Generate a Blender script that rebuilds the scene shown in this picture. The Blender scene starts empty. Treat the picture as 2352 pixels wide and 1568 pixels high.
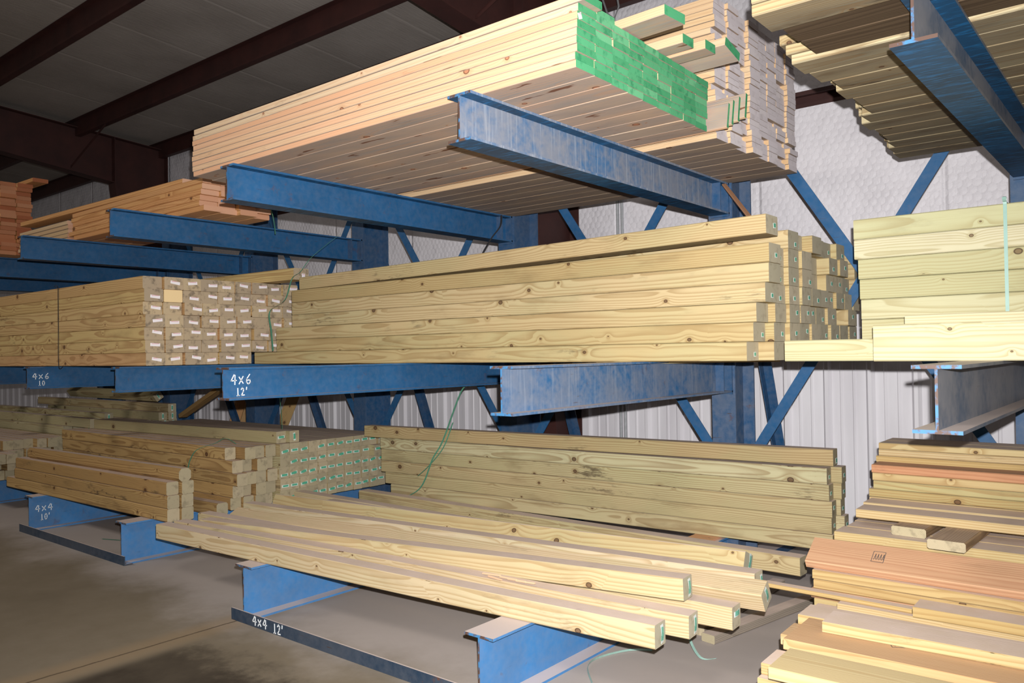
import bpy, bmesh, math, random
from mathutils import Vector, Matrix
R = random.Random(11)
PI = math.pi
sc = bpy.context.scene
COL = sc.collection
sc.view_settings.view_transform = 'Standard'; sc.view_settings.look = 'None'
sc.view_settings.gamma = 1; sc.view_settings.exposure = 0.0
sc.view_settings.use_curve_mapping = False

# ---------------------------------------------------------------- camera
CAM = Vector((2.124, -4.620, 1.374))
YAW, PIT, ROL, FPX = 0.6862, 0.0148, -0.0150, 1853.1
F = Vector((-math.sin(YAW)*math.cos(PIT), math.cos(YAW)*math.cos(PIT), math.sin(PIT)))
R0 = Vector((math.cos(YAW), math.sin(YAW), 0)); U0 = R0.cross(F)
RT = R0*math.cos(ROL)+U0*math.sin(ROL); UP = -R0*math.sin(ROL)+U0*math.cos(ROL)
cd = bpy.data.cameras.new('camera'); cam = bpy.data.objects.new('camera', cd); COL.objects.link(cam)
cd.sensor_width = 36; cd.lens = FPX/2352*36; cd.clip_start = .02; cd.clip_end = 200
cam.matrix_world = Matrix(((RT.x, UP.x, -F.x, CAM.x), (RT.y, UP.y, -F.y, CAM.y), (RT.z, UP.z, -F.z, CAM.z), (0, 0, 0, 1)))
sc.camera = cam

# ---------------------------------------------------------------- light
w = bpy.data.worlds.new('daylight'); sc.world = w; w.use_nodes = True
w.node_tree.nodes['Background'].inputs[0].default_value = (1.0, .93, .86, 1)
w.node_tree.nodes['Background'].inputs[1].default_value = 0.10
# the photographer's flash, just above the lens
fl = bpy.data.lights.new('camera_flash', 'SPOT'); fl.energy = 1300; fl.color = (1.0, .985, .965)
fl.spot_size = math.radians(112); fl.spot_blend = 1.0; fl.shadow_soft_size = .011
flo = bpy.data.objects.new('camera_flash', fl); COL.objects.link(flo)
flo.location = CAM+UP*.088+RT*.03
flo.rotation_euler = (Matrix(((RT.x, UP.x, -F.x), (RT.y, UP.y, -F.y), (RT.z, UP.z, -F.z)))).to_euler()
# unseen overhead fill lights, added behind the camera to brighten timber tops and floor
for i, (x, y) in enumerate(((-6, -6.5), (1.5, -6.5))):
    a = bpy.data.lights.new('fill_lamp', 'AREA'); a.energy = 130; a.size = 1.2; a.color = (1, .93, .84)
    ao = bpy.data.objects.new('fill_lamp', a); COL.objects.link(ao); ao.location = (x, y, 4.9)

# ---------------------------------------------------------------- node helper
class M:
    def __init__(s, name):
        s.m = bpy.data.materials.new(name); s.m.use_nodes = True
        s.t = s.m.node_tree; s.b = s.t.nodes['Principled BSDF']
    def n(s, typ, **k):
        x = s.t.nodes.new(typ)
        for a, v in k.items(): setattr(x, a, v)
        return x
    def put(s, sock, v):
        if isinstance(v, bpy.types.NodeSocket): s.t.links.new(v, sock)
        else: sock.default_value = v
    def math(s, op, *a, clamp=False):
        x = s.n('ShaderNodeMath', operation=op, use_clamp=clamp)
        for i, v in enumerate(a): s.put(x.inputs[i], v)
        return x.outputs[0]
    def vm(s, op, *a):
        x = s.n('ShaderNodeVectorMath', operation=op)
        for i, v in enumerate(a): s.put(x.inputs[i], v)
        return x.outputs['Value'] if op in ('LENGTH', 'DOT_PRODUCT', 'DISTANCE') else x.outputs[0]
    def xyz(s, v):
        x = s.n('ShaderNodeSeparateXYZ'); s.put(x.inputs[0], v); return x.outputs
    def cmb(s, a, b, c):
        x = s.n('ShaderNodeCombineXYZ')
        for i, v in enumerate((a, b, c)): s.put(x.inputs[i], v)
        return x.outputs[0]
    def mix(s, f, a, b, blend='MIX'):
        x = s.n('ShaderNodeMix', data_type='RGBA', blend_type=blend)
        s.put(x.inputs[0], f); s.put(x.inputs[6], c4(a)); s.put(x.inputs[7], c4(b)); return x.outputs[2]
    def noise(s, v, scale=5, detail=3, rough=.55):
        x = s.n('ShaderNodeTexNoise'); s.put(x.inputs['Vector'], v)
        x.inputs['Scale'].default_value = scale; x.inputs['Detail'].default_value = detail; x.inputs['Roughness'].default_value = rough
        return x.outputs[0]
    def rng(s, v, a, b, c=0., d=1.):
        x = s.n('ShaderNodeMapRange'); s.put(x.inputs[0], v)
        for i, k in enumerate((a, b, c, d)): x.inputs[i+1].default_value = k
        return x.outputs[0]
    def step(s, v, a, b):
        x = s.n('ShaderNodeMapRange', interpolation_type='SMOOTHSTEP'); s.put(x.inputs[0], v)
        x.inputs[1].default_value = a; x.inputs[2].default_value = b; return x.outputs[0]
    def obj(s): return s.n('ShaderNodeTexCoord').outputs['Object']
    def objn(s): return s.n('ShaderNodeTexCoord').outputs['Normal']
    def wn(s): return s.n('ShaderNodeNewGeometry').outputs['Normal']
    def wp(s): return s.n('ShaderNodeNewGeometry').outputs['Position']
    def rnd(s): return s.n('ShaderNodeObjectInfo').outputs['Random']
    def bump(s, h, st=.3, dist=.01):
        x = s.n('ShaderNodeBump'); s.put(x.inputs['Height'], h); x.inputs['Strength'].default_value = st
        x.inputs['Distance'].default_value = dist; s.put(s.b.inputs['Normal'], x.outputs[0])
    def done(s, colr, rough=.8, spec=.25, metal=0.):
        s.put(s.b.inputs['Base Color'], c4(colr)); s.put(s.b.inputs['Roughness'], rough)
        s.b.inputs['Specular IOR Level'].default_value = spec; s.b.inputs['Metallic'].default_value = metal
        return s.m
def c4(c):
    if isinstance(c, bpy.types.NodeSocket): return c
    return (c[0], c[1], c[2], 1) if len(c) == 3 else c
def srgb(r, g, b):
    f = lambda v: (v/255/12.92) if v/255 <= .04045 else ((v/255+.055)/1.055)**2.4
    return (f(r), f(g), f(b))

DUST = srgb(214, 194, 184)
def wood(name, tones, dark, knots=1.0, dust=.75, face=None, facef=0., stain=.25, ringf=.55, knotc=(96, 58, 40), pitch=0., tint=.0, tintc=srgb(206, 206, 156), k=.6):
    """solid softwood grain around a pith that differs per timber, with knots; dust lies on top faces"""
    m = M(name); P = m.obj(); r = m.rnd(); x, y, z = m.xyz(P)
    n = m.xyz(m.objn()); nz = m.math('ABSOLUTE', n[2]); ny = m.math('ABSOLUTE', n[1])
    hz = m.math('GREATER_THAN', nz, m.math('MAXIMUM', ny, .5))
    r2 = m.math('FRACT', m.math('MULTIPLY', r, 17.31)); r3 = m.math('FRACT', m.math('MULTIPLY', r, 91.7))
    off = m.math('MULTIPLY', r, 60)
    s = m.math('ADD', m.math('MULTIPLY', hz, y), m.math('MULTIPLY', m.math('SUBTRACT', 1., hz), z))
    kv = m.cmb(m.math('ADD', m.math('MULTIPLY', x, 3.6), off), m.math('ADD', m.math('MULTIPLY', s, 4.6), m.math('MULTIPLY', r2, 40)), m.math('MULTIPLY', hz, 7.3))
    vo = m.n('ShaderNodeTexVoronoi', voronoi_dimensions='3D'); m.put(vo.inputs['Vector'], m.vm('MULTIPLY', kv, (1., 1., 1.)))
    vo.inputs['Scale'].default_value = 1.0
    # 2-D voronoi keeps knots round on each face
    vo.voronoi_dimensions = '2D'
    d = vo.outputs['Distance']; kc = m.xyz(vo.outputs['Color'])
    kr = m.rng(m.math('POWER', kc[0], 2.), 0, 1, .026, .12)
    present = m.math('LESS_THAN', kc[1], .75*knots)
    dk = m.math('DIVIDE', d, kr)
    pull = m.math('MULTIPLY', present, m.math('POWER', 2.718, m.math('MULTIPLY', dk, -.62)))
    yo = m.math('ADD', y, m.rng(r2, 0, 1, -.11, .05)); zo = m.math('ADD', z, m.rng(r3, 0, 1, -.12, .03))
    wob = m.noise(m.cmb(m.math('ADD', m.math('MULTIPLY', x, .5), off), m.math('MULTIPLY', y, 4), m.math('MULTIPLY', z, 4)), 1., 3, .5)
    rr = m.math('SQRT', m.math('ADD', m.math('MULTIPLY', yo, yo), m.math('MULTIPLY', zo, zo)))
    rr = m.math('ADD', rr, m.math('ADD', m.math('MULTIPLY', wob, .07), m.math('MULTIPLY', pull, .02)))
    saw = m.math('FRACT', m.math('MULTIPLY', rr, 120.))
    late = m.math('MULTIPLY', m.step(saw, .35, .92), m.math('SUBTRACT', 1., m.step(saw, .93, 1.)))
    fib = m.noise(m.cmb(m.math('ADD', m.math('MULTIPLY', x, 4), off), m.math('MULTIPLY', y, 130), m.math('MULTIPLY', z, 130)), 1., 3)
    blotch = m.noise(m.cmb(m.math('ADD', m.math('MULTIPLY', x, 2.2), off), m.math('MULTIPLY', y, 9), m.math('MULTIPLY', z, 9)), 1., 4, .62)
    # base tone per timber
    c = m.mix(m.step(r, .0, .5), tones[0], tones[1]); c = m.mix(m.step(r, .5, 1.), c, tones[2])
    c = m.mix(m.math('MULTIPLY', m.step(m.noise(m.cmb(m.math('ADD', m.math('MULTIPLY', x, 1.3), off), m.math('MULTIPLY', y, 3), m.math('MULTIPLY', z, 3)), 1., 4, .6), .42, .62), tint), c, tintc)
    c = m.mix(.30, c, m.cmb(m.rng(r3, 0, 1, .12, .80), m.rng(r3, 0, 1, .12, .76), m.rng(r3, 0, 1, .12, .72)), 'SOFT_LIGHT')
    if face: c = m.mix(m.math('MULTIPLY', nz, m.math('MULTIPLY', m.rng(blotch, .3, .7, .65, 1.1), facef), clamp=True), c, face)
    c = m.mix(m.math('MULTIPLY', late, ringf), c, dark)
    c = m.mix(m.math('MULTIPLY', m.math('SUBTRACT', fib, .5, clamp=True), .9), c, dark)
    c = m.mix(m.math('MULTIPLY', m.step(blotch, .55, .75), stain), c, srgb(128, 100, 66))
    spot = m.noise(m.cmb(m.math('ADD', m.math('MULTIPLY', x, 7), off), m.math('MULTIPLY', y, 30), m.math('MULTIPLY', z, 30)), 1., 5, .7)
    area = m.noise(m.cmb(m.math('ADD', m.math('MULTIPLY', x, 1.6), off), m.math('MULTIPLY', y, 4), m.math('MULTIPLY', z, 4)), 1., 2)
    c = m.mix(m.math('MULTIPLY', m.math('MULTIPLY', m.step(spot, .5, .66), m.step(area, .56, .68)), min(1., stain*2.2)), c, srgb(96, 80, 62))
    if pitch:
        pn = m.noise(m.cmb(m.math('ADD', m.math('MULTIPLY', x, 4.), off), m.math('MULTIPLY', y, 22), m.math('MULTIPLY', z, 22)), 1., 3, .5)
        c = m.mix(m.math('MULTIPLY', m.math('MULTIPLY', m.step(pn, .66, .70), nz), pitch), c, srgb(112, 62, 34))
    halo = m.math('MULTIPLY', present, m.math('SUBTRACT', 1., m.step(dk, .75, 1.7)))
    core = m.math('MULTIPLY', present, m.math('SUBTRACT', 1., m.step(dk, .5, .62)))
    rim = m.math('MULTIPLY', present, m.math('MULTIPLY', m.step(dk, .34, .5), m.math('SUBTRACT', 1., m.step(dk, .52, .7))))
    c = m.mix(m.math('MULTIPLY', halo, .4), c, dark)
    c = m.mix(m.math('MULTIPLY', core, .75), c, srgb(*knotc))
    c = m.mix(m.math('MULTIPLY', rim, .7), c, srgb(62, 40, 30))
    c = m.mix(1., c, (k, k, k), 'MULTIPLY')
    if dust:
        wn = m.xyz(m.wn()); up = m.step(wn[2], .86, .97)
        dn = m.noise(m.wp(), 9, 4, .65)
        c = m.mix(m.math('MULTIPLY', up, m.rng(dn, .25, .75, dust*.8, dust*1.15), clamp=True), c, DUST)
    m.bump(m.math('ADD', m.math('MULTIPLY', fib, .5), m.math('MULTIPLY', late, -.3)), .12, .004)
    return m.done(c, .72, .2)
def endgrain(name, tones, ring, ringf=.35, blot=None, blotf=.5, rough=.85, freq=210, k=.7):
    m = M(name); P = m.obj(); r = m.rnd(); x, y, z = m.xyz(P)
    r2 = m.math('FRACT', m.math('MULTIPLY', r, 17.31)); r3 = m.math('FRACT', m.math('MULTIPLY', r, 91.7))
    yo = m.math('ADD', y, m.rng(r2, 0, 1, -.11, .05)); zo = m.math('ADD', z, m.rng(r3, 0, 1, -.12, .03))
    rr = m.math('SQRT', m.math('ADD', m.math('MULTIPLY', yo, yo), m.math('MULTIPLY', zo, zo)))
    pv = m.cmb(m.math('MULTIPLY', r, 50), y, z)
    rr = m.math('ADD', rr, m.math('MULTIPLY', m.noise(pv, 14, 2), .012))
    s = m.math('ADD', m.math('MULTIPLY', m.math('SINE', m.math('MULTIPLY', rr, freq*6.283)), .5), .5)
    c = m.mix(m.step(r3, .0, .5), tones[0], tones[1]); c = m.mix(m.step(r3, .5, 1.), c, tones[2])
    c = m.mix(m.math('MULTIPLY', s, ringf), c, ring)
    if blot: c = m.mix(m.math('MULTIPLY', m.step(m.noise(pv, 22, 4, .6), .5, .7), blotf), c, blot)
    c = m.mix(1., c, (k, k, k), 'MULTIPLY')
    m.bump(s, .15, .003)
    return m.done(c, rough, .15)

YEL = [srgb(228, 202, 154), srgb(218, 194, 142), srgb(232, 208, 162)]
W_CENTRE = wood('treated_pine_yellow', YEL, srgb(176, 142, 92), stain=.28, tint=.28, k=0.6)
W_LEFT = wood('treated_pine_tan', [srgb(230, 188, 140), srgb(230, 200, 138), srgb(224, 176, 128)], srgb(172, 124, 80), stain=.25, tint=.15, tintc=srgb(224, 206, 140), k=0.74)
W_GREEN = wood('fresh_treated_pine', [srgb(224, 218, 178), srgb(214, 210, 166), srgb(232, 222, 186)], srgb(188, 172, 122), stain=.12, knotc=(120, 88, 58), tint=.28, k=0.6)
W_POST = wood('treated_post_pine', [srgb(232, 210, 168), srgb(238, 216, 180), srgb(226, 204, 154)], srgb(188, 152, 100), stain=.16, dust=.85, tint=.28, k=0.62)
W_LOW = wood('weathered_treated_pine', [srgb(222, 208, 162), srgb(216, 192, 146), srgb(222, 212, 170)], srgb(160, 128, 84), stain=.38, dust=.85, tint=.28, k=0.6)
W_OLD = wood('brown_treated_pine', [srgb(222, 180, 118), srgb(214, 174, 116), srgb(206, 168, 112)], srgb(140, 98, 56), stain=.5, dust=.8, tint=.12, tintc=srgb(200, 186, 132), k=0.58)
W_FRAME = wood('pale_framing_spruce', [srgb(246, 208, 170), srgb(248, 198, 160), srgb(242, 214, 178)], srgb(218, 166, 124), knots=.55, dust=.2, face=srgb(176, 164, 156), facef=1., stain=.1, ringf=.3, knotc=(186, 116, 84), pitch=.85, k=0.72)
W_FRAME2 = wood('grey_faced_spruce', [srgb(236, 202, 160), srgb(232, 196, 150), srgb(238, 208, 170)], srgb(206, 160, 116), knots=.4, dust=.3, face=srgb(160, 146, 136), facef=1., stain=.1, ringf=.3, k=0.74)
W_TOPR = wood('weathered_board', [srgb(224, 208, 168), srgb(206, 184, 142), srgb(216, 196, 152)], srgb(150, 118, 80), knots=.4, dust=.2, face=srgb(142, 132, 112), facef=.95, stain=.55, k=0.58)
W_BROWN = wood('dark_brown_board', [srgb(118, 98, 76), srgb(100, 82, 64), srgb(140, 118, 88)], srgb(62, 46, 34), knots=.3, dust=.1, stain=.3, k=0.6)
W_ORNG = wood('orange_pine_plank', [srgb(234, 180, 124), srgb(228, 170, 112), srgb(236, 188, 136)], srgb(186, 122, 72), knots=.3, dust=.2, stain=.1, k=0.82)
W_DECK = wood('light_deck_board', [srgb(238, 216, 164), srgb(228, 196, 134), srgb(242, 220, 176)], srgb(196, 154, 94), knots=.4, dust=.8, stain=.15, k=0.56)
W_DECKB = wood('tan_deck_board', [srgb(222, 196, 144), srgb(216, 184, 128), srgb(204, 192, 140)], srgb(176, 136, 84), knots=.3, dust=.7, stain=.25, k=0.62)
W_RED = wood('reddish_board', [srgb(226, 172, 132), srgb(230, 180, 142), srgb(222, 164, 124)], srgb(172, 104, 70), knots=.35, dust=.15, stain=.12, ringf=.35, k=0.62)
W_PEACH = wood('peach_board', [srgb(240, 194, 142), srgb(238, 198, 150), srgb(236, 188, 132)], srgb(202, 146, 92), knots=.5, dust=.12, stain=.15, k=0.62)
W_YBOARD = wood('clean_yellow_board', [srgb(244, 222, 168), srgb(240, 218, 160), srgb(244, 226, 176)], srgb(214, 180, 118), knots=.4, dust=.12, stain=.1, k=0.6)
W_GREYT = wood('dusty_grey_timber', [srgb(178, 166, 152), srgb(170, 158, 146), srgb(184, 170, 156)], srgb(120, 106, 92), knots=.2, dust=.8, k=.72)
W_CROSS = wood('brown_weathered_short_board', [srgb(176, 146, 112), srgb(168, 140, 108), srgb(182, 152, 118)], srgb(110, 86, 62), knots=.3, dust=.22, k=.75)
E_TAN = endgrain('weathered_end', [srgb(208, 194, 160), srgb(194, 182, 152), srgb(216, 200, 168)], srgb(166, 150, 120), .35, srgb(136, 126, 104), .5, k=0.66)
E_GREY = endgrain('grey_end', [srgb(224, 212, 186), srgb(204, 196, 172), srgb(232, 218, 188)], srgb(178, 166, 138), .3, srgb(160, 150, 126), .45, k=0.66)
E_LEFT = endgrain('dirty_tan_end', [srgb(204, 182, 152), srgb(186, 168, 144), srgb(212, 190, 156)], srgb(150, 128, 98), .2, srgb(96, 86, 76), .6, k=0.8)
E_GRN = endgrain('green_painted_end', [srgb(92, 190, 134), srgb(66, 168, 112), srgb(120, 204, 150)], srgb(146, 214, 168), .3, srgb(26, 126, 86), .55, k=0.68)
E_WHT = endgrain('whitish_waxed_end', [srgb(240, 230, 234), srgb(230, 220, 224), srgb(242, 232, 234)], srgb(214, 202, 204), .2, srgb(200, 188, 188), .5, k=0.86)
E_PINK = endgrain('pinkish_sawn_end', [srgb(226, 176, 146), srgb(214, 160, 128), srgb(232, 188, 158)], srgb(196, 136, 104), .3, k=0.8)
E_REDB = endgrain('red_brown_end', [srgb(206, 138, 98), srgb(180, 108, 74), srgb(214, 154, 116)], srgb(160, 92, 62), .3, k=0.8)
E_FRESH = endgrain('fresh_cut_end', [srgb(246, 222, 176), srgb(246, 222, 176), srgb(242, 214, 164)], srgb(224, 184, 130), .25, k=0.95)
E_BOARD = endgrain('board_end', [srgb(206, 178, 124), srgb(186, 162, 114), srgb(214, 186, 132)], srgb(160, 128, 80), .3, k=0.7)

def steel(name, base, dusty=.2, grey=.0, rust=.25, rough=.5, streak=0., k=.72, ends=False):
    m = M(name); P = m.wp(); r = m.rnd(); n = m.xyz(m.wn()); x, y, z = m.xyz(P)
    n1 = m.noise(P, 3.2, 5, .6); n2 = m.noise(P, 26, 4, .65); n3 = m.noise(m.vm('MULTIPLY', P, (6., 6., 60.)), 1., 3)
    c = m.mix(m.rng(n1, .3, .7), base, [v*.72 for v in base])
    if grey: c = m.mix(m.math('MULTIPLY', m.step(m.math('ADD', n1, m.math('MULTIPLY', n2, .25)), .42, .72), grey), c, srgb(160, 160, 166))
    if streak:
        st = m.noise(m.vm('MULTIPLY', P, (70., 70., 3.)), 1., 3)
        c = m.mix(m.math('MULTIPLY', m.step(st, .52, .66), streak), c, srgb(186, 194, 206))
    c = m.mix(m.math('MULTIPLY', m.step(n3, .68, .74), rust*1.6, clamp=True), c, srgb(72, 52, 42))
    c = m.mix(m.math('MULTIPLY', m.step(m.noise(P, 9, 5, .7), .62, .7), rust), c, srgb(104, 66, 46))
    c = m.mix(m.math('MULTIPLY', m.rng(n2, .35, .7), dusty), c, srgb(168, 164, 166))
    fr = m.step(m.math('MULTIPLY', n[1], -1.), .85, .97)
    c = m.mix(m.math('MULTIPLY', fr, 1. if ends else 0.), c, m.mix(m.step(n2, .42, .56), srgb(70, 130, 180), srgb(96, 72, 62)))
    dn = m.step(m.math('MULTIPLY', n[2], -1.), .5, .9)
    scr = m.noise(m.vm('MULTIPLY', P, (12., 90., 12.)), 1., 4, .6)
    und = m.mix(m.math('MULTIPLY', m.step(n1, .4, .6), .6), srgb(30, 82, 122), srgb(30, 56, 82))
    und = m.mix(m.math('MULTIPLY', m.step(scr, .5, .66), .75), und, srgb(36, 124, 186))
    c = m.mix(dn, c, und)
    c = m.mix(1., c, (k, k, k), 'MULTIPLY')
    up = m.step(n[2], .6, .9)
    c = m.mix(m.math('MULTIPLY', up, .9), c, srgb(206, 190, 184))
    m.bump(n2, .12, .002)
    return m.done(c, rough, .35)
BLUE = srgb(42, 106, 160); BLUED = srgb(36, 90, 138)
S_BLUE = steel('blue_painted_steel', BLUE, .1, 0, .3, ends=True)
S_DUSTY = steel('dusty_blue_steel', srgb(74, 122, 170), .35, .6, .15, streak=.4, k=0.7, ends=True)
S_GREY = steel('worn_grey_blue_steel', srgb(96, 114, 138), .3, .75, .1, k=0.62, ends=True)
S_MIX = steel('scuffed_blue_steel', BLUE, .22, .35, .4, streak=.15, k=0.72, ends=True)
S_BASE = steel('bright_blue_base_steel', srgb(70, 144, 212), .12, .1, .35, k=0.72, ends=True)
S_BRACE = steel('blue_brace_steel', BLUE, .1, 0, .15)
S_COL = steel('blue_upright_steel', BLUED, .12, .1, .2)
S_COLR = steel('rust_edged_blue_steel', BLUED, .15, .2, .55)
S_PLATE = steel('rusty_blue_floor_bar', srgb(42, 62, 84), .05, .1, .8)
S_MAROON = M('dark_red_frame_paint')
S_MAROON.put(S_MAROON.b.inputs['Base Color'], S_MAROON.mix(S_MAROON.rng(S_MAROON.noise(S_MAROON.wp(), 4, 3), .3, .7), srgb(72, 38, 34), srgb(56, 30, 28)))
S_MAROON = S_MAROON.m; S_MAROON.node_tree.nodes['Principled BSDF'].inputs['Roughness'].default_value = .6
def plain(name, c, rough=.6, spec=.3, var=.0):
    m = M(name)
    if var:
        f = m.rng(m.noise(m.wp(), 30, 3), .3, .7); c = m.mix(f, c, [v*(1-var) for v in c])
    return m.done(c, rough, spec)
CHALK = plain('white_paint_marker', srgb(228, 232, 236), .8)
STRAPG = plain('green_plastic_strap', srgb(74, 128, 104), .35, .4, .2)
STRAPT = plain('pale_teal_strap', srgb(138, 170, 160), .3, .5, .1)
STRAPK = plain('black_steel_strap', srgb(34, 34, 38), .4, .5)
WIRE = plain('grey_cable', srgb(120, 120, 122), .5)
GALV = plain('galvanised_conduit', srgb(176, 178, 182), .35, .5, .15)
STAMP = plain('grey_ink_stamp', srgb(96, 84, 78), .9)
CHIP = plain('fresh_wood_splinter', srgb(226, 180, 146), .8)

def tagmat(name, body, mark, f):
    m = M(name); g = m.xyz(m.n('ShaderNodeTexCoord').outputs['Generated'])
    inside = m.math('MULTIPLY', m.math('MULTIPLY', m.math('GREATER_THAN', g[1], .16), m.math('LESS_THAN', g[1], .9)), m.math('MULTIPLY', m.math('GREATER_THAN', g[2], f), m.math('LESS_THAN', g[2], .86)))
    sp = m.math('GREATER_THAN', m.noise(m.cmb(0., m.math('MULTIPLY', g[1], 9), m.math('MULTIPLY', g[2], 4)), 2., 2), .47)
    c = m.mix(m.math('MULTIPLY', inside, .95), body, mark); c = m.mix(m.math('MULTIPLY', m.math('MULTIPLY', inside, sp), .45), c, [v*.35 for v in mark])
    return m.done(c, .5, .3)
TAG_G = tagmat('green_printed_tag', srgb(204, 218, 210), srgb(80, 176, 144), .2)
TAG_P = tagmat('pink_printed_tag', srgb(238, 232, 236), srgb(240, 170, 184), .72)
TAG_W = tagmat('white_teal_tag', srgb(196, 204, 202), srgb(110, 180, 158), .15)

# ---------------------------------------------------------------- structure materials
def floor_mat():
    m = M('dusty_concrete'); P = m.wp(); x, y, z = m.xyz(P)
    n1 = m.noise(P, 1.3, 6, .62); n2 = m.noise(P, 9, 5, .65); n3 = m.noise(m.vm('ADD', P, (9., 4., 0.)), .55, 4, .6)
    c = m.mix(m.rng(n1, .3, .7), srgb(130, 121, 108), srgb(152, 143, 132))
    c = m.mix(m.math('MULTIPLY', m.rng(n2, .35, .7), .3), c, srgb(104, 92, 80))
    # swept aisle concrete is browner and oil-stained, the strip under the rack is covered in grey sawdust
    under = m.step(m.math('ADD', y, m.math('MULTIPLY', m.math('SUBTRACT', n1, .5), .9)), -2.5, -1.9)
    c = m.mix(m.math('MULTIPLY', m.math('SUBTRACT', 1., under), .62), c, srgb(112, 100, 80))
    c = m.mix(m.math('MULTIPLY', under, .85), c, srgb(176, 166, 162))
    c = m.mix(m.math('MULTIPLY', m.math('MULTIPLY', m.step(n3, .52, .7), m.math('SUBTRACT', 1., under)), .4), c, srgb(72, 62, 50))
    # dark tyre-polished slab on the near side of the joint
    near = m.math('MULTIPLY', m.step(x, -1.62, -1.50), m.math('SUBTRACT', 1., m.step(m.math('ADD', y, m.math('MULTIPLY', m.math('SUBTRACT', n2, .5), .5)), -2.75, -2.45)))
    c = m.mix(m.math('MULTIPLY', near, m.rng(n1, .35, .6, .65, .95)), c, srgb(50, 42, 34))
    jd = m.math('ABSOLUTE', m.math('ADD', m.math('ADD', x, 1.69), m.math('MULTIPLY', m.math('SUBTRACT', n2, .5), .02)))
    c = m.mix(m.math('MULTIPLY', m.math('SUBTRACT', 1., m.step(jd, .03, .16)), .5), c, srgb(150, 128, 100))
    c = m.mix(m.math('MULTIPLY', m.math('SUBTRACT', 1., m.step(jd, .003, .009)), .7), c, srgb(62, 50, 40))
    m.bump(n2, .15, .004)
    return m.done(c, .82, .2)
def liner_mat():
    m = M('white_metal_liner'); P = m.wp(); n = m.noise(m.vm('MULTIPLY', P, (5., 5., .8)), 1., 4)
    return m.done(m.mix(m.rng(n, .35, .7), srgb(240, 237, 242), srgb(224, 220, 226)), .45, .4)
def quilt_mat(name, c1, c2, st, flat=False):
    m = M(name); P = m.wp(); x, y, z = m.xyz(P); S = .057
    u = m.math('DIVIDE', x, S); v = m.math('DIVIDE', y if flat else z, S)
    H = 1.7320508
    def cell(a, b):
        fa = m.math('SUBTRACT', m.math('FRACT', m.math('ADD', u, a)), .5)
        fb = m.math('MULTIPLY', m.math('SUBTRACT', m.math('FRACT', m.math('ADD', m.math('DIVIDE', v, H), b)), .5), H)
        return m.math('SQRT', m.math('ADD', m.math('MULTIPLY', fa, fa), m.math('MULTIPLY', fb, fb))), fa, fb
    d1, a1, b1 = cell(100., 100.); d2, a2, b2 = cell(100.5, 100.5)
    d = m.math('MINIMUM', d1, d2)
    big = m.noise(P, 3.5, 4, .6); crk = m.noise(m.vm('MULTIPLY', P, (14., 14., 10.)), 1., 5, .7)
    seam = m.math('ABSOLUTE', m.math('SUBTRACT', m.math('FRACT', m.math('DIVIDE', m.math('ADD', x, 50.4), 1.3)), .5))
    h = m.math('ADD', m.math('MULTIPLY', m.math('SUBTRACT', 1., m.math('MULTIPLY', d, d)), m.rng(big, .3, .7, .5, 1.5)), m.math('MULTIPLY', crk, .9))
    h = m.math('SUBTRACT', h, m.math('MULTIPLY', m.math('SUBTRACT', 1., m.step(seam, .0, .02)), 1.2))
    c = m.mix(m.rng(big, .3, .7), c1, c2)
    wire = m.step(d, .53, .57)
    c = m.mix(m.math('MULTIPLY', wire, .28), c, srgb(120, 116, 116))
    m.bump(h, st, .012)
    return m.done(c, .5, .35)
def ceil_mat():
    m = M('white_roof_insulation'); P = m.wp(); x, y, z = m.xyz(P)
    seam = m.math('ABSOLUTE', m.math('SUBTRACT', m.math('FRACT', m.math('DIVIDE', m.math('ADD', x, 60.3), 1.22)), .5))
    n = m.noise(m.vm('MULTIPLY', P, (50., 6., 1.)), 1., 3); big = m.noise(P, 1.2, 3)
    c = m.mix(m.rng(big, .3, .7), srgb(176, 168, 162), srgb(156, 148, 142))
    c = m.mix(m.math('MULTIPLY', m.math('SUBTRACT', 1., m.step(seam, .004, .02)), .35), c, srgb(206, 198, 192))
    m.bump(m.math('ADD', n, m.math('MULTIPLY', m.step(seam, 0., .03), .6)), .35, .01)
    return m.done(c, .7, .2)

# ---------------------------------------------------------------- object helpers
def tag(o, label=None, cat=None, group=None, kind=None):
    if label: o['label'] = label
    if cat: o['category'] = cat
    if group: o['group'] = group
    if kind: o['kind'] = kind
    return o
def empty(name, loc=(0, 0, 0)):
    o = bpy.data.objects.new(name, None); COL.objects.link(o); o.location = loc; o.empty_display_size = .1; return o
def mk(name, bm, mats, parent=None, loc=None):
    me = bpy.data.meshes.new(name); bmesh.ops.recalc_face_normals(bm, faces=bm.faces[:]); bm.to_mesh(me); bm.free()
    o = bpy.data.objects.new(name, me); COL.objects.link(o)
    for q in (mats if isinstance(mats, (list, tuple)) else [mats]): me.materials.append(q)
    if parent: o.parent = parent
    if loc: o.location = loc
    return o
def bx(bm, x0, x1, y0, y1, z0, z1, mi=0):
    v = [bm.verts.new((x, y, z)) for x in (x0, x1) for y in (y0, y1) for z in (z0, z1)]
    for f in ((0, 1, 3, 2), (4, 6, 7, 5), (0, 4, 5, 1), (2, 3, 7, 6), (0, 2, 6, 4), (1, 5, 7, 3)):
        bm.faces.new([v[i] for i in f]).material_index = mi
def prism(bm, prof, p0, p1, side, up, mi=0):
    """extrude closed 2-D profile (s,u) from p0 to p1"""
    a = [bm.verts.new(p0+side*s+up*u) for s, u in prof]; b = [bm.verts.new(p1+side*s+up*u) for s, u in prof]
    n = len(prof)
    for i in range(n): bm.faces.new((a[i], a[(i+1) % n], b[(i+1) % n], b[i])).material_index = mi
    bm.faces.new(a[::-1]).material_index = mi; bm.faces.new(b).material_index = mi
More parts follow.
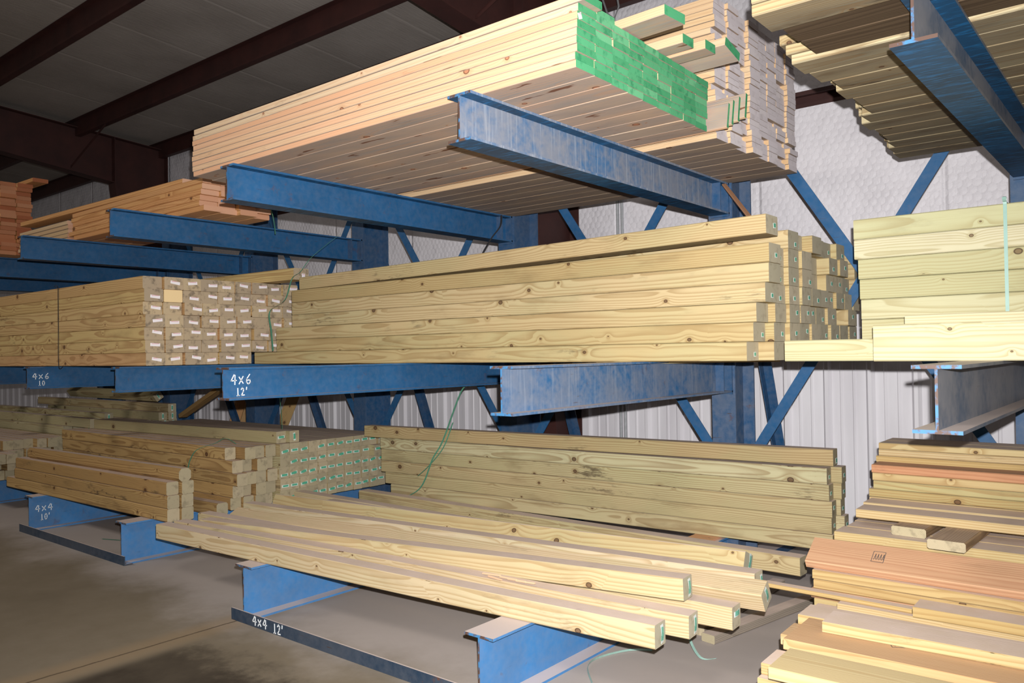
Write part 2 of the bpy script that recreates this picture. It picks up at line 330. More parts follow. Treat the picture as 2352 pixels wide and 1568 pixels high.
def hprof(w, h, tf=.011, tw=.008):
    """I section, centred in s, top at u=0"""
    a, t = w/2, tw/2
    return [(-a, 0), (a, 0), (a, -tf), (t, -tf), (t, -h+tf), (a, -h+tf), (a, -h), (-a, -h), (-a, -h+tf), (-t, -h+tf), (-t, -tf), (-a, -tf)]
X, Y, Z = Vector((1, 0, 0)), Vector((0, 1, 0)), Vector((0, 0, 1))

def beam(name, a, b, w, h, mats, roll=0., bow=(0, 0), cham=.004, segs=1, parent=None, taper=0):
    """sawn timber from a to b (section centres); origin at a, local X runs along it"""
    a, b = Vector(a), Vector(b); d = b-a; L = d.length
    bm = bmesh.new(); c = cham; hw, hh = w/2, h/2
    prof = [(-hw+c, -hh), (hw-c, -hh), (hw, -hh+c), (hw, hh-c), (hw-c, hh), (-hw+c, hh), (-hw, hh-c), (-hw, -hh+c)]
    rings = []
    for i in range(segs+1):
        t = i/segs; oy = bow[0]*math.sin(PI*t); oz = bow[1]*math.sin(PI*t)
        rings.append([bm.verts.new((L*t, p+oy, q+oz)) for p, q in prof])
    for i in range(segs):
        for k in range(8): bm.faces.new((rings[i][k], rings[i][(k+1) % 8], rings[i+1][(k+1) % 8], rings[i+1][k]))
    bm.faces.new(rings[0][::-1]).material_index = 1; bm.faces.new(rings[-1]).material_index = 1
    o = mk(name, bm, mats, parent)
    ex = d.normalized(); ey = Z.cross(ex).normalized(); ez = ex.cross(ey)
    if roll: ey, ez = ey*math.cos(roll)+ez*math.sin(roll), -ey*math.sin(roll)+ez*math.cos(roll)
    o.matrix_world = Matrix(((ex.x, ey.x, ez.x, a.x), (ex.y, ey.y, ez.y, a.y), (ex.z, ey.z, ez.z, a.z), (0, 0, 0, 1)))
    return o, L
def endtag(o, L, y, z, w, h, ang=0., mat=None, curl=0., label=None):
    bm = bmesh.new(); n = 5 if curl else 1
    ca, sa = math.cos(ang), math.sin(ang); pr = None
    long_v = h > w
    for i in range(n+1):
        t = i/n-.5
        cx = .0012+curl*math.sin((t+.5)*PI)*.5+abs(curl)*(t+.5)*.5
        row = []
        for e in (-.5, .5):
            u, v = (e*w, t*h) if long_v else (t*w, e*h)
            for dx in (0, .0008): row.append(bm.verts.new((L+cx+dx-.0006, y+u*ca-v*sa, z+u*sa+v*ca)))
        if pr:
            for k in ((0, 1, 3, 2),):
                q = [0, 1, 3, 2]
                for j in range(4): bm.faces.new((pr[q[j]], pr[q[(j+1) % 4]], row[q[(j+1) % 4]], row[q[j]]))
        else: bm.faces.new([row[j] for j in (0, 1, 3, 2)])
        pr = row
    bm.faces.new([pr[j] for j in (0, 2, 3, 1)])
    t = mk('end_tag', bm, mat or TAG_G, o)
    if label: t['label'] = label
    return t
def strap(name, pts, width, side, mat, label, group=None, parent=None):
    """flat strapping band through pts; side = width direction"""
    bm = bmesh.new(); P = [Vector(p) for p in pts]; S = Vector(side).normalized()*width*.36
    # smooth (catmull-rom)
    Q = []
    for i in range(len(P)-1):
        p0, p1, p2, p3 = P[max(i-1, 0)], P[i], P[i+1], P[min(i+2, len(P)-1)]
        for k in range(6):
            t = k/6; Q.append(.5*((2*p1)+(p2-p0)*t+(2*p0-5*p1+4*p2-p3)*t*t+(3*p1-p0-3*p2+p3)*t**3))
    Q.append(P[-1]); pr = None
    for i, q in enumerate(Q):
        tg = (Q[min(i+1, len(Q)-1)]-Q[max(i-1, 0)]).normalized(); nn = tg.cross(S).normalized()*.0007
        row = [bm.verts.new(q+S+nn), bm.verts.new(q-S+nn), bm.verts.new(q-S-nn), bm.verts.new(q+S-nn)]
        if pr:
            for j in range(4): bm.faces.new((pr[j], pr[(j+1) % 4], row[(j+1) % 4], row[j]))
        else: bm.faces.new(row[::-1])
        pr = row
    bm.faces.new(pr)
    o = mk(name, bm, mat, parent)
    if not parent: tag(o, label, 'strap', group)
    return o
def tube(bm, pts, r, n=8):
    P = [Vector(p) for p in pts]; pr = None
    for i, q in enumerate(P):
        tg = (P[min(i+1, len(P)-1)]-P[max(i-1, 0)]).normalized()
        s = tg.cross(Z if abs(tg.z) < .9 else X).normalized(); u = s.cross(tg)
        row = [bm.verts.new(q+s*r*math.cos(2*PI*k/n)+u*r*math.sin(2*PI*k/n)) for k in range(n)]
        if pr:
            for j in range(n): bm.faces.new((pr[j], pr[(j+1) % n], row[(j+1) % n], row[j]))
        else: bm.faces.new(row[::-1])
        pr = row
    bm.faces.new(pr)
ORD = ['first', 'second', 'third', 'fourth', 'fifth', 'sixth', 'seventh', 'eighth', 'ninth', 'tenth', 'eleventh', 'twelfth', 'thirteenth', 'fourteenth',
       'fifteenth', 'sixteenth', 'seventeenth', 'eighteenth', 'nineteenth', 'twentieth', 'twenty-first', 'twenty-second', 'twenty-third', 'twenty-fourth']
def rowname(k, n): return 'bottom layer' if k == 0 else 'top layer' if k == n-1 else ORD[k]+' layer up'
def colname(k): return 'front-most' if k == 0 else ORD[k]+' from front'

# ---------------------------------------------------------------- building shell
bm = bmesh.new(); bx(bm, -26, 9, -14, 1.8, -.15, 0)
tag(mk('floor', bm, floor_mat()), 'dusty grey-brown concrete floor with a joint running under the rack', kind='structure')
# corrugated liner, real profile
bm = bmesh.new(); prof = []; x = -24.0
while x < 8:
    prof += [(x, 0), (x+.020, -.030), (x+.045, -.030), (x+.065, 0), (x+.120, 0), (x+.127, -.006), (x+.140, -.006), (x+.147, 0), (x+.210, 0), (x+.217, -.006), (x+.230, -.006), (x+.237, 0)]
    x += .305
pr = None
for px, py in prof:
    row = [bm.verts.new((px, 1.52+py, z)) for z in (0, 2.05)]
    if pr: bm.faces.new((pr[0], row[0], row[1], pr[1]))
    pr = row
tag(mk('wall_back', bm, liner_mat()), 'white corrugated metal liner on the lower back wall', kind='structure')
bm = bmesh.new(); bx(bm, -24, 8, 1.47, 1.60, 2.0, 4.56)
tag(mk('wall_back_upper', bm, quilt_mat('quilted_wall_insulation', srgb(244, 240, 246), srgb(230, 226, 232), .75)), 'white insulation blanket held by hexagonal wire netting', kind='structure')
def roofz(y): return 4.55+(1.5-y)*.078
bm = bmesh.new()
prism(bm, [(0, 0), (0, .1), (32, .1), (32, 0)], Vector((-24, 1.6, roofz(1.6))), Vector((-24, -14, roofz(-14))), X, Z)
tag(mk('ceiling', bm, ceil_mat()), 'sloping roof lined with pale insulation with cross seams', kind='structure')
ti = [0]
def trim(bm, label, mat=S_MAROON):
    ti[0] += 1; return tag(mk('trim_%d' % ti[0], bm, mat), label, kind='structure')
# purlins along X (Z-section) below the insulation
for k, (y, lab) in enumerate(((1.33, 'dark red eave strut along the top of the back wall'), (.15, 'dark red roof purlin, the one nearest the back wall'), (-1.22, 'dark red roof purlin, second from the back wall'), (-2.72, 'dark red roof purlin, third from the back wall'), (-4.25, 'dark red roof purlin over the aisle'))):
    bm = bmesh.new(); zt = roofz(y)-.003; H = .20; t = .004; fl = .065
    prism(bm, [(-fl, 0), (0, 0), (t, 0), (t, -H+t), (fl+t, -H+t), (fl+t, -H+.02), (fl+t+.004, -H+.02), (fl+t+.004, -H), (0, -H), (0, -t), (-fl, -t)], Vector((-24, y, zt)), Vector((8, y, zt)), Y, Z)
    trim(bm, lab)
bm = bmesh.new(); prism(bm, [(0, 0), (.13, 0), (.13, -.085), (.125, -.085), (.125, -.005), (.005, -.005), (.005, -.03), (0, -.03)], Vector((-24, 1.34, 3.275)), Vector((8, 1.34, 3.275)), Y, Z)
trim(bm, 'dark red horizontal wall girt across the insulation')
# portal frames: tapered column plus rafter
def frame(xc, lab):
    bm = bmesh.new(); t = .01; bw = .1
    zt = 4.45
    # web outline in (y,z)
    def web(pts):
        a = [bm.verts.new((xc-.005, y, z)) for y, z in pts]; b = [bm.verts.new((xc+.005, y, z)) for y, z in pts]; n = len(pts)
        for i in range(n): bm.faces.new((a[i], a[(i+1) % n], b[(i+1) % n], b[i]))
        bm.faces.new(a[::-1]); bm.faces.new(b)
    def flange(p, q):
        p = Vector((xc, *p)); q = Vector((xc, *q)); d = (q-p).normalized(); nn = d.cross(X)
        prism(bm, [(-bw, -t/2), (bw, -t/2), (bw, t/2), (-bw, t/2)], p, q, X, nn)
    yk, zk = .65, 3.88
    web([(1.12, 0), (1.42, 0), (1.42, 4.46), (yk, 4.52), (yk, zk)])
    flange((1.12, 0), (yk, zk)); flange((1.42, 0), (1.42, 4.46))
    zr = lambda y: 4.46+(1.42-y)*.078
    web([(yk, zk), (yk, zr(yk)), (-8, zr(-8)), (-8, 4.78), (-3.5, 4.42)])
    flange((yk, zk), (-3.5, 4.42)); flange((-3.5, 4.42), (-8, 4.78)); flange((1.42, zr(1.42)), (-8, zr(-8)))
    for s in (-1, 1): bx(bm, xc+s*.05-.045, xc+s*.05+.045, yk-.005, yk+.005, zk, zr(yk))
    trim(bm, lab)
    bm = bmesh.new(); prism(bm, [(0, 0), (.03, 0), (.03, .03), (0, .03)], Vector((xc+.1, .05, 3.98)), Vector((xc+.9, .15, 4.42)), X, Z)
    trim(bm, lab.replace('frame', 'flange brace'))
frame(-2.12, 'dark red building frame with tapered column behind the centre uprights')
frame(-9.5, 'dark red building frame at the far left behind the rack')
bm = bmesh.new(); tube(bm, [(-1.62, 1.44, .02), (-1.62, 1.44, 4.2)], .014); tube(bm, [(-1.575, 1.44, .02), (-1.575, 1.44, 4.2)], .014)
trim(bm, 'pair of galvanised conduits running up the back wall', GALV)

# ---------------------------------------------------------------- handwriting
GL = {'4': [[(.55, 1), (.05, .38), (.95, .42)], [(.72, .95), (.68, 0)]], 'x': [[(.15, .75), (.85, .1)], [(.85, .8), (.15, .05)]],
      '6': [[(.75, 1), (.25, .55), (.2, .2), (.5, 0), (.85, .2), (.75, .45), (.3, .38)]], '1': [[(.45, .95), (.5, 0)], [(.25, .02), (.8, .04)]],
      '2': [[(.1, .78), (.4, 1), (.75, .8), (.6, .45), (.15, .05), (.95, .08)]], '0': [[(.5, 1), (.15, .7), (.2, .2), (.5, 0), (.85, .25), (.85, .75), (.5, 1)]],
      "'": [[(.3, 1.05), (.25, .75)]]}
def writing(parent, origin, uvec, rows, mat=CHALK):
    """rows: (text, u0, z0, cell width, cell height); strokes as thin raised ribbons"""
    bm = bmesh.new(); u = Vector(uvec); nrm = u.cross(Z).normalized(); o = Vector(origin); r = .0027
    for text, u0, z0, cw, ch in rows:
        for i, chh in enumerate(text):
            for st in GL.get(chh, []):
                for (a, b), (c, d) in zip(st, st[1:]):
                    p = o+u*(u0+(i+a*.8)*cw)+Z*(z0+b*ch); q = o+u*(u0+(i+c*.8)*cw)+Z*(z0+d*ch)
                    dd = (q-p).normalized(); s = dd.cross(nrm)*r
                    p = p-dd*r*.6; q = q+dd*r*.6
                    prism(bm, [(-1, 0), (1, 0), (1, 1), (-1, 1)], p, q, s, nrm*.0012)
    return mk('handwritten_size', bm, mat, parent)

# ---------------------------------------------------------------- cantilever rack
XS = [1.597, 0.0, -1.700, -3.395, -5.080, -6.76, -8.45]
ZT, ZM, ZB = 2.387, 1.3225, .275
tipT = [-2.245, -2.33, -2.294, -2.135, -2.088, -2.06, -2.05]
tipM = [-2.061, -2.10, -2.329, -2.106, -2.048, -2.06, -2.05]
tipB = [-2.24, -2.26, -2.22, -2.077, -2.04, -2.06, -2.05]
hM = [.198, .203, .170, .172, .178, .175, .175]
cw, cdp = .153, .291
ulab = ['blue steel upright at the right edge with grey worn arms', 'blue steel upright right of centre with rusty front flange and scuffed arms',
        'blue steel upright left of centre whose middle arm reads 4x6 12\'', 'blue steel upright behind the green-tagged post block', 'blue steel upright whose middle arm reads 4x6 10\'',
        'dark blue steel upright second from the far left', 'dark blue steel upright at the far left end']
ug = 'cantilever rack uprights'
def arm(parent, y0, ztop, h, w, mat, name='arm', stiff=True, y1=0.):
    bm = bmesh.new(); prism(bm, hprof(w, h), Vector((0, y0, ztop)), Vector((0, y1, ztop)), X, Z)
    o = mk(name, bm, mat, parent)
    if stiff:
        bm = bmesh.new()
        for s in (-1, 1): bx(bm, s*.004, s*(w/2-.004), -.115, -.108, ztop-h+.011, ztop-.011)
        mk('stiffener_plate', bm, S_COL, o)
        bm = bmesh.new(); bx(bm, -w/2, w/2, -.011, 0, ztop-h-.012, ztop+.006); mk('end_plate', bm, S_COL, o)
    return o
for i, xc in enumerate(XS):
    u = empty('rack_upright', (xc, 0, 0)); tag(u, ulab[i], 'rack upright', ug)
    bm = bmesh.new()
    prism(bm, [(s, q-0) for s, q in hprof(cw, cdp, .013, .010)], Vector((0, 0, 0)), Vector((0, 0, 3.15)), X, -Y)
    mk('column', bm, S_COLR if i == 1 else S_COL, u)
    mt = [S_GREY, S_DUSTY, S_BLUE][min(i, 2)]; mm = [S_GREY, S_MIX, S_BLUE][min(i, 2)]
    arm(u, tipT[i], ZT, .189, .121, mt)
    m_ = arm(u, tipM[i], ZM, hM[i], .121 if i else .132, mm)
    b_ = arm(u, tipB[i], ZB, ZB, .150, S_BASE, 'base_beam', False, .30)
    if i == 2: writing(m_, (.0045, 0, 0), (0, 1, 0), [("4x6", -2.285, 1.232, .043, .052), ("12'", -2.255, 1.172, .028, .042)])
    if i == 4:
        writing(m_, (.0045, 0, 0), (0, 1, 0), [("4x6", -2.01, 1.222, .046, .046), ("10", -1.965, 1.168, .028, .040)])
        writing(b_, (.0045, 0, 0), (0, 1, 0), [("4x4", -1.995, .140, .048, .052), ("10'", -1.955, .068, .030, .050)])
    # raker from the column back down to the rear floor
    bm = bmesh.new(); p = Vector((-.02, .295, 2.27)); q = Vector((-.02, 1.12, .01)); d = (q-p).normalized(); nn = d.cross(X)
    prism(bm, [(0, 0), (.065, 0), (.065, .006), (.006, .006), (.006, .065), (0, .065)], p, q, X, nn)
    mk('rear_brace', bm, S_COL, u)
    bm = bmesh.new(); bx(bm, -.07, .07, .30, 1.22, 0, .055); mk('rear_foot', bm, S_COL, u)
blab = ['between the right edge upright and its neighbour', 'between the two centre uprights', 'left of the centre, behind the tagged block', 'behind the left size-marked arms', 'behind the far left posts', 'at the far left end']
for i in range(len(XS)-1):
    xa, xb = XS[i+1], XS[i]
    r = empty('cross_brace', ((xa+xb)/2, .15, 0)); tag(r, 'blue steel angle cross brace '+blab[i], 'brace', 'rack cross braces')
    c = (xa+xb)/2; w2 = (xb-xa)/2
    for s, yy in ((1, .155), (-1, .125)):
        p = Vector((-w2*s+.05*s, yy-.15, .62)); q = Vector((w2*s-.05*s, yy-.15, 2.97)); d = (q-p).normalized(); nn = d.cross(Y)*(-1)
        bm = bmesh.new(); prism(bm, [(-.032, 0), (.032, 0), (.032, .006), (-.026, .006), (-.026, .05), (-.032, .05)], p, q, nn, Y)
        mk('brace_angle', bm, S_BRACE, r)
# flat bars on the floor tying base beams
for x0, x1, y, lab, wr in ((-1.735, .14, -2.262, 'rusty blue floor bar marked 4x4 12\' tying the front base beams', 1), (-5.10, -3.30, -2.095, 'rusty blue floor bar below the 4x4 10\' base beam', 0), (1.45, 3.3, -2.27, 'blue floor bar below the right board stacks', 0)):
    bm = bmesh.new(); bx(bm, 0, x1-x0, -.008, 0, .001, .062); bx(bm, 0, x1-x0, 0, .05, .001, .008)
    o = mk('floor_bar', bm, S_PLATE, None, (x0, y, 0)); tag(o, lab, 'steel bar')
    if wr: writing(o, (0, -.0085, 0), (1, 0, 0), [("4x4", .195, .012, .045, .044), ("12'", .375, .006, .034, .048)])

# ---------------------------------------------------------------- timber packs
def pack(name, cat, desc, x0, x1, y0, z0, nc, nr, w, h, mats, group, jx=.02, jl=.02, gap=.0015, over=None, tags=None, desc2='timber', skip=None, yaw=0., cham=.004):
    """nc columns front to back, nr layers up; over(c,r) may return (x0,x1,mats) changes"""
    out = {}
    for r in range(nr):
        for c in range(nc):
            if skip and skip(c, r): continue
            xa = x0+R.uniform(-jl, jl); xb = x1+R.uniform(-jx, jx); ms = mats
            if over:
                q = over(c, r)
                if q:
                    xa = q.get('xa', xa); xb = q.get('xb', xb); ms = q.get('m', ms)
            yc = y0+(c+.5)*w+R.uniform(-.003, .003); zc = z0+(r+.5)*h
            dy = math.tan(yaw)
            a = (xa, yc+(xa-x1)*dy, zc); b = (xb, yc+(xb-x1)*dy, zc)
            o, L = beam(name, a, b, w-gap-R.uniform(0, .003), h-gap, ms, cham=cham)
            tag(o, '%s in %s, %s, %s' % (desc2, desc, rowname(r, nr), colname(c)), cat, group)
            out[(c, r)] = (o, L)
            if tags: tags(c, r, o, L)
    return out

# centre 4x6 pack on the middle arms
def ov(c, r):
    q = {}
    if c == 0: q = dict(xb=[.617, .650, .666, .711, .728, .732][r] if r < 6 else .73, xa=[-3.32, -3.03, -3.035, -2.83, -2.835, -2.83][r])
    elif c == 1: q = dict(xb=.70+R.uniform(-.01, .01))
    elif c == 2: q = dict(xb=.715)
    elif c in (4, 5) and r in (4, 5): q = dict(xb=.66)
    if r == 0 and c > 1: q['xb'] = .72
    return q
def tg(c, r, o, L):
    if R.random() < .8: endtag(o, L, R.uniform(.0, .04), R.uniform(-.02, .012), .026, .022, R.uniform(-.15, .15), TAG_G)
pack('timber_beam', 'timber', 'the centre 4x6 pack', -3.0, .705, -1.092, ZM, 10, 7, .14, .089, [W_CENTRE, E_GREY], 'centre 4x6 pack', jx=.035, over=ov, tags=tg, desc2='yellow treated timber',
     skip=lambda c, r: r == 6 and c in (0, 1))
o, L = beam('timber_beam', (-2.74, -1.022, ZM+6*.089+.0445), (.725, -1.035, ZM+6*.089+.084), .138, .0875, [W_CENTRE, E_GREY], bow=(0, -.004), segs=6)
tag(o, 'lifted yellow timber on the front edge atop the centre 4x6 pack', 'timber', 'centre 4x6 pack'); endtag(o, L, .03, 0, .03, .024, .1, TAG_G)

# left 4x6 pack with white tags
def ovl(c, r):
    if (c, r) == (1, 5): return dict(m=[W_LEFT, E_FRESH], xb=-3.345)
def tgl(c, r, o, L):
    if (c, r) == (1, 5) or c > 8: return
    if R.random() < .95: endtag(o, L, R.uniform(.0, .03), R.uniform(-.012, .014), .07, .021, R.uniform(-.2, .14), TAG_P)
pack('timber_beam', 'timber', 'the white-tagged left pack', -6.4, -3.345, -1.93, ZM+.004, 9, 7, .14, .089, [W_LEFT, E_LEFT], 'white-tagged left 4x6 pack', jx=.022, over=ovl, tags=tgl, desc2='tan treated timber',
     skip=lambda c, r: (r == 0 and c > 5) or (r == 1 and c > 7))
o, L = beam('timber_beam', (-6.5, -1.0, 1.954+.045), (-2.98, -.90, 1.954+.045), .14, .088, [W_LEFT, E_LEFT]); tag(o, 'single timber lying on top at the back of the white-tagged left pack', 'timber')
endtag(o, L, .02, -.01, .03, .03, 0, TAG_P)
o, L = beam('plank', (-6.9, -1.60, 1.954+.019), (-4.9, -1.56, 1.954+.019), .14, .037, [W_RED, E_REDB]); tag(o, 'reddish plank on top at the far left end of the white-tagged pack', 'plank')
strap('strapping_band', [(-4.753, -1.5, 1.952), (-4.753, -1.927, 1.952), (-4.753, -1.934, 1.945), (-4.753, -1.934, 1.64), (-4.75, -1.934, 1.33), (-4.75, -1.9, 1.325)], .014, (1, 0, 0), STRAPK, 'dark strap around the white-tagged left pack')

# pale right pack
def ovr(c, r):
    if c == 0: return dict(xa=[1.07, 1.068, 1.066, 1.062, 1.058, 1.042, 1.040][r])
pack('timber_beam', 'timber', 'the pale right pack', 1.07, 4.7, -.90, ZM, 3, 7, .14, .0885, [W_GREEN, E_BOARD], 'pale green right pack', over=ovr, desc2='pale greenish timber')
strap('strapping_band', [(1.62, -.5, 1.945), (1.62, -.895, 1.945), (1.62, -.905, 1.938), (1.62, -.905, 1.6), (1.62, -.905, 1.33)], .018, (1, 0, 0), STRAPT, 'pale teal strap down the front of the pale right pack')
for a, b, w_, h_, lab in (((.835, -1.13, ZM+.0445), (4.4, -1.13, ZM+.0445), .14, .0885, 'pale mottled timber below the pale right pack, beside the centre pack end'),
                     ((1.235, -1.305, ZM+.07), (4.5, -1.28, ZM+.07), .089, .139, 'whitish timber on edge in front of the pale right pack'),
                     ((1.315, -1.14, ZM+.134), (4.4, -1.12, ZM+.134), .14, .0885, 'pale timber just behind the whitish timber on edge')):
    o, L = beam('timber_beam', a, b, w_, h_, [W_GREEN, E_BOARD]); tag(o, lab, 'timber')
o, L = beam('thin_lath', (-.25, -1.02, ZM-.008), (.5, -.40, ZM-.008), .05, .011, [W_LOW, E_TAN]); tag(o, 'thin lath trapped under the centre 4x6 pack', 'lath')

# lower centre 4x4 pack
def ovb(c, r):
    if c == 0: return dict(xa=[-2.60, -2.66, -2.70, -2.70, -2.71][r], xb=[.70, .685, .69, .675, .665][r])
    return dict(xb=.715+R.uniform(-.012, .012))
def tgb(c, r, o, L): endtag(o, L, R.uniform(-.01, .015), R.uniform(-.01, .01), .03, .022, 0, TAG_G)
pack('timber_post', 'post', 'the lower centre pack', -2.66, .70, -.185, ZB+.012, 2, 5, .0895, .0885, [W_LOW, E_TAN], 'lower centre 4x4 pack', over=ovb, tags=tgb, desc2='weathered 4x4 post', yaw=.055)
o, L = beam('timber_post', (-2.86, -.36, ZB+.012+.4425+.046), (.70, -.14, ZB+.012+.4425+.058), .089, .0885, [W_LOW, E_TAN]); tag(o, 'single post lying on top of the lower centre pack', 'post'); endtag(o, L, .02, -.02, .03, .03, 0, TAG_G)
for x, y in ((-1.66, -.42), (-.02, -.36)):
    o, L = beam('wood_block', (x-.075, y+.25, ZB+.006), (x+.075, y+.25, ZB+.006), .5, .011, [W_ORNG, E_PINK])
    tag(o, 'thin orange packing board under the lower centre pack, '+('left one' if x < -1 else 'right one'), 'packing board', 'packing boards')

# green-tagged 4x4 block and neighbours (lower left)
def tgd(c, r, o, L):
    if (c, r) in ((3, 4), (11, 3), (0, 3)): return
    endtag(o, L, R.uniform(-.008, .008), -.014+c*.0025+R.uniform(-.004, .004), .062, .020, R.uniform(-.02, .3), TAG_G)
def ovd(c, r):
    if (c, r) in ((11, 3), (10, 3)): return dict(xb=-2.99)
pack('timber_post', 'post', 'the green-tagged block', -6.0, -3.05, -1.06, ZB+.012, 12, 5, .087, .087, [W_LOW, E_TAN], 'green-tagged 4x4 block', jx=.006, over=ovd, tags=tgd, desc2='4x4 post', cham=.0015, gap=.0006)
pack('timber_post', 'post', 'the untagged cluster', -6.0, -3.09, -1.42, ZB+.001, 4, 5, .089, .089, [W_OLD, E_TAN], 'untagged 4x4 cluster', jx=.05, jl=.03, desc2='brown 4x4 post', cham=.006,
     over=lambda c, r: dict(xb=-3.2) if (c == 0 and r == 4) else None)
for k, (a, b, lab) in enumerate((((-5.80, -1.17, .766), (-3.10, -1.01, .768), 'front one of two posts lying on the green-tagged block'), ((-5.78, -1.08, .766), (-3.06, -.92, .768), 'rear one of two posts lying on the green-tagged block'))):
    o, L = beam('timber_post', a, b, .089, .088, [W_LOW, E_TAN]); tag(o, lab, 'post')
    endtag(o, L, 0, 0, *((.062, .02) if k == 0 else (.02, .06)), .1, TAG_G)
# front-left 4x4 10' stack
def ovf(c, r): return dict(xa=[-5.79, -5.62, -5.60][r] if c == 0 else -5.6, xb=[-3.10, -3.10, -3.115][r] if c == 0 else -3.08)
pack('timber_post', 'post', 'the front left stack', -5.7, -3.1, -1.905, ZB+.001, 2, 3, .089, .089, [W_OLD, E_TAN], 'front left 4x4 stack', over=ovf, desc2='brown 4x4 post', yaw=.02, cham=.007)
o, L = beam('timber_post', (-5.45, -1.87, ZB+.268+.045), (-3.06, -1.80, ZB+.268+.045), .088, .088, [W_OLD, E_TAN], cham=.02); tag(o, 'waney-edged post alone on top of the front left stack', 'post')
o, L = beam('timber_post', (-5.9, -1.63, ZB+.045), (-3.02, -1.55, ZB+.045), .088, .088, [W_OLD, E_TAN], cham=.012); tag(o, 'brown post lying low between the front left stack and the untagged cluster', 'post')
# far left lower pack
pack('timber_post', 'post', 'the far left lower pack', -9.4, -6.27, -2.0, ZB+.001, 8, 4, .089, .089, [W_OLD, E_TAN], 'far left lower 4x4 pack', jx=.12, jl=.2, desc2='brown 4x4 post', over=lambda c, r: dict(xb=-5.95) if c < 2 and r == 2 else None)
pack('timber_post', 'post', 'the far left rear block', -9.6, -6.35, -1.26, ZB+.001, 13, 5, .089, .089, [W_LOW, E_TAN], 'far left rear 4x4 block', jx=.04, jl=.2, desc2='4x4 post', tags=lambda c, r, o, L: endtag(o, L, 0, 0, .02, .06, 0, TAG_G) if r == 4 and c > 6 else None)
for a, b, rl, lab, tgq in (((-8.6, -1.22, .766), (-5.86, -1.18, .766), 0, 'post end to end with the posts on the green-tagged block', 0),
                      ((-9.6, -.75, .766), (-6.55, -.74, .766), 0, 'tagged post on the far left rear block, the front one', 1),
                      ((-9.0, -.36, .766), (-6.15, -.36, .766), 0, 'lower of two stacked tagged posts on the far left rear block', 1),
                      ((-9.0, -.27, .766), (-6.12, -.27, .766), 0, 'tagged post against the stacked pair on the far left rear block', 1),
                      ((-9.4, -.33, .855), (-6.05, -.31, .855), 0, 'upper of two stacked tagged posts on the far left rear block', 1),
                      ((-8.8, -.20, .972), (-6.4, -.28, .968), .6, 'skewed post crowning the far left rear block', 1)):
    o, L = beam('timber_post', a, b, .089, .088, [W_LOW, E_TAN], roll=rl); tag(o, lab, 'post')
    if tgq: endtag(o, L, 0, 0, .02, .062, 0, TAG_G)
o, L = beam('timber_post', (-5.85, -.30, .78), (-5.08, -.33, 1.07), .09, .04, [W_OLD, E_TAN]); tag(o, 'short board propped on the green-tagged block under the blue arm', 'board')

# fanned loose 12' posts in front
def post(a, b, lab, roll=0, bow=(0, 0), tagp=(.01, 0, .02, .072), mats=None, cham=.004):
    o, L = beam('timber_post', a, b, .089, .089, mats or [W_POST, E_GREY], roll=roll, bow=bow, segs=10, cham=cham)
    tag(o, lab, 'post', 'loose 12 foot posts')
    if tagp: endtag(o, L, tagp[0], tagp[1], tagp[2], tagp[3], .12, TAG_W, curl=.006, label='curled white and teal stapled tag')
    return o
z0, z1 = ZB+.0455, ZB+.135
post((-2.705, -2.140, z0), (.625, -1.945, z0), 'loose post lying nearest the camera along the fanned pile front', bow=(-.012, 0))
post((-2.70, -2.028, z0), (.675, -1.775, z0), 'loose post second from the front of the fanned pile', bow=(.01, 0))
post((-2.82, -1.80, z0), (.765, -1.585, z0), 'loose post under the crossing one, tag on its end upper corner', tagp=(.0, .015, .05, .022))
post((-2.50, -1.035, z0), (.35, -1.072, z0), 'loose post low in the middle of the fanned pile', tagp=None)
post((-3.0, -.925, z0), (.20, -.975, z0), 'rearmost low loose post of the fanned pile', tagp=None)
post((-2.60, -1.920, z0+.004), (.600, -1.672, z1+.016), 'loose post crossing on top of the front two, shortest reach right', bow=(0, .0))
post((-2.64, -1.675, z0+.016), (.845, -1.475, z1-.022), 'rolled loose post reaching furthest right of the fanned pile', roll=.5, tagp=(.0, .01, .02, .07))
post((-2.88, -1.43, z0+.002), (.760, -1.345, z1-.01), 'loose post lying just behind the rolled furthest-right one', tagp=(.02, 0, .02, .06))
post((-2.86, -1.205, z0+.017), (.640, -1.172, z1+.014), 'rolled loose post at the back top of the fanned pile', roll=-.42, tagp=(.01, .01, .02, .07))
post((-2.62, -.62, z0), (.710, -.68, z0), 'grey dirty post lying alone between fanned pile and lower centre pack', mats=[W_LOW, E_TAN], tagp=(.02, .01, .018, .02))
bm = bmesh.new()
for k in range(5):
    a = Vector((-.42+k*.05, -1.80+R.uniform(-.02, .02), z1+.05)); prism(bm, [(-.006, 0), (.008, 0), (.002, .005)], a, a+Vector((.10, R.uniform(-.03, .03), .004)), Y, Z)
for v in bm.verts: v.co += Vector((.1, -.08, -.082))
tag(mk('wood_splinter', bm, CHIP), 'pale torn wood splinter on the second loose post', 'splinter')

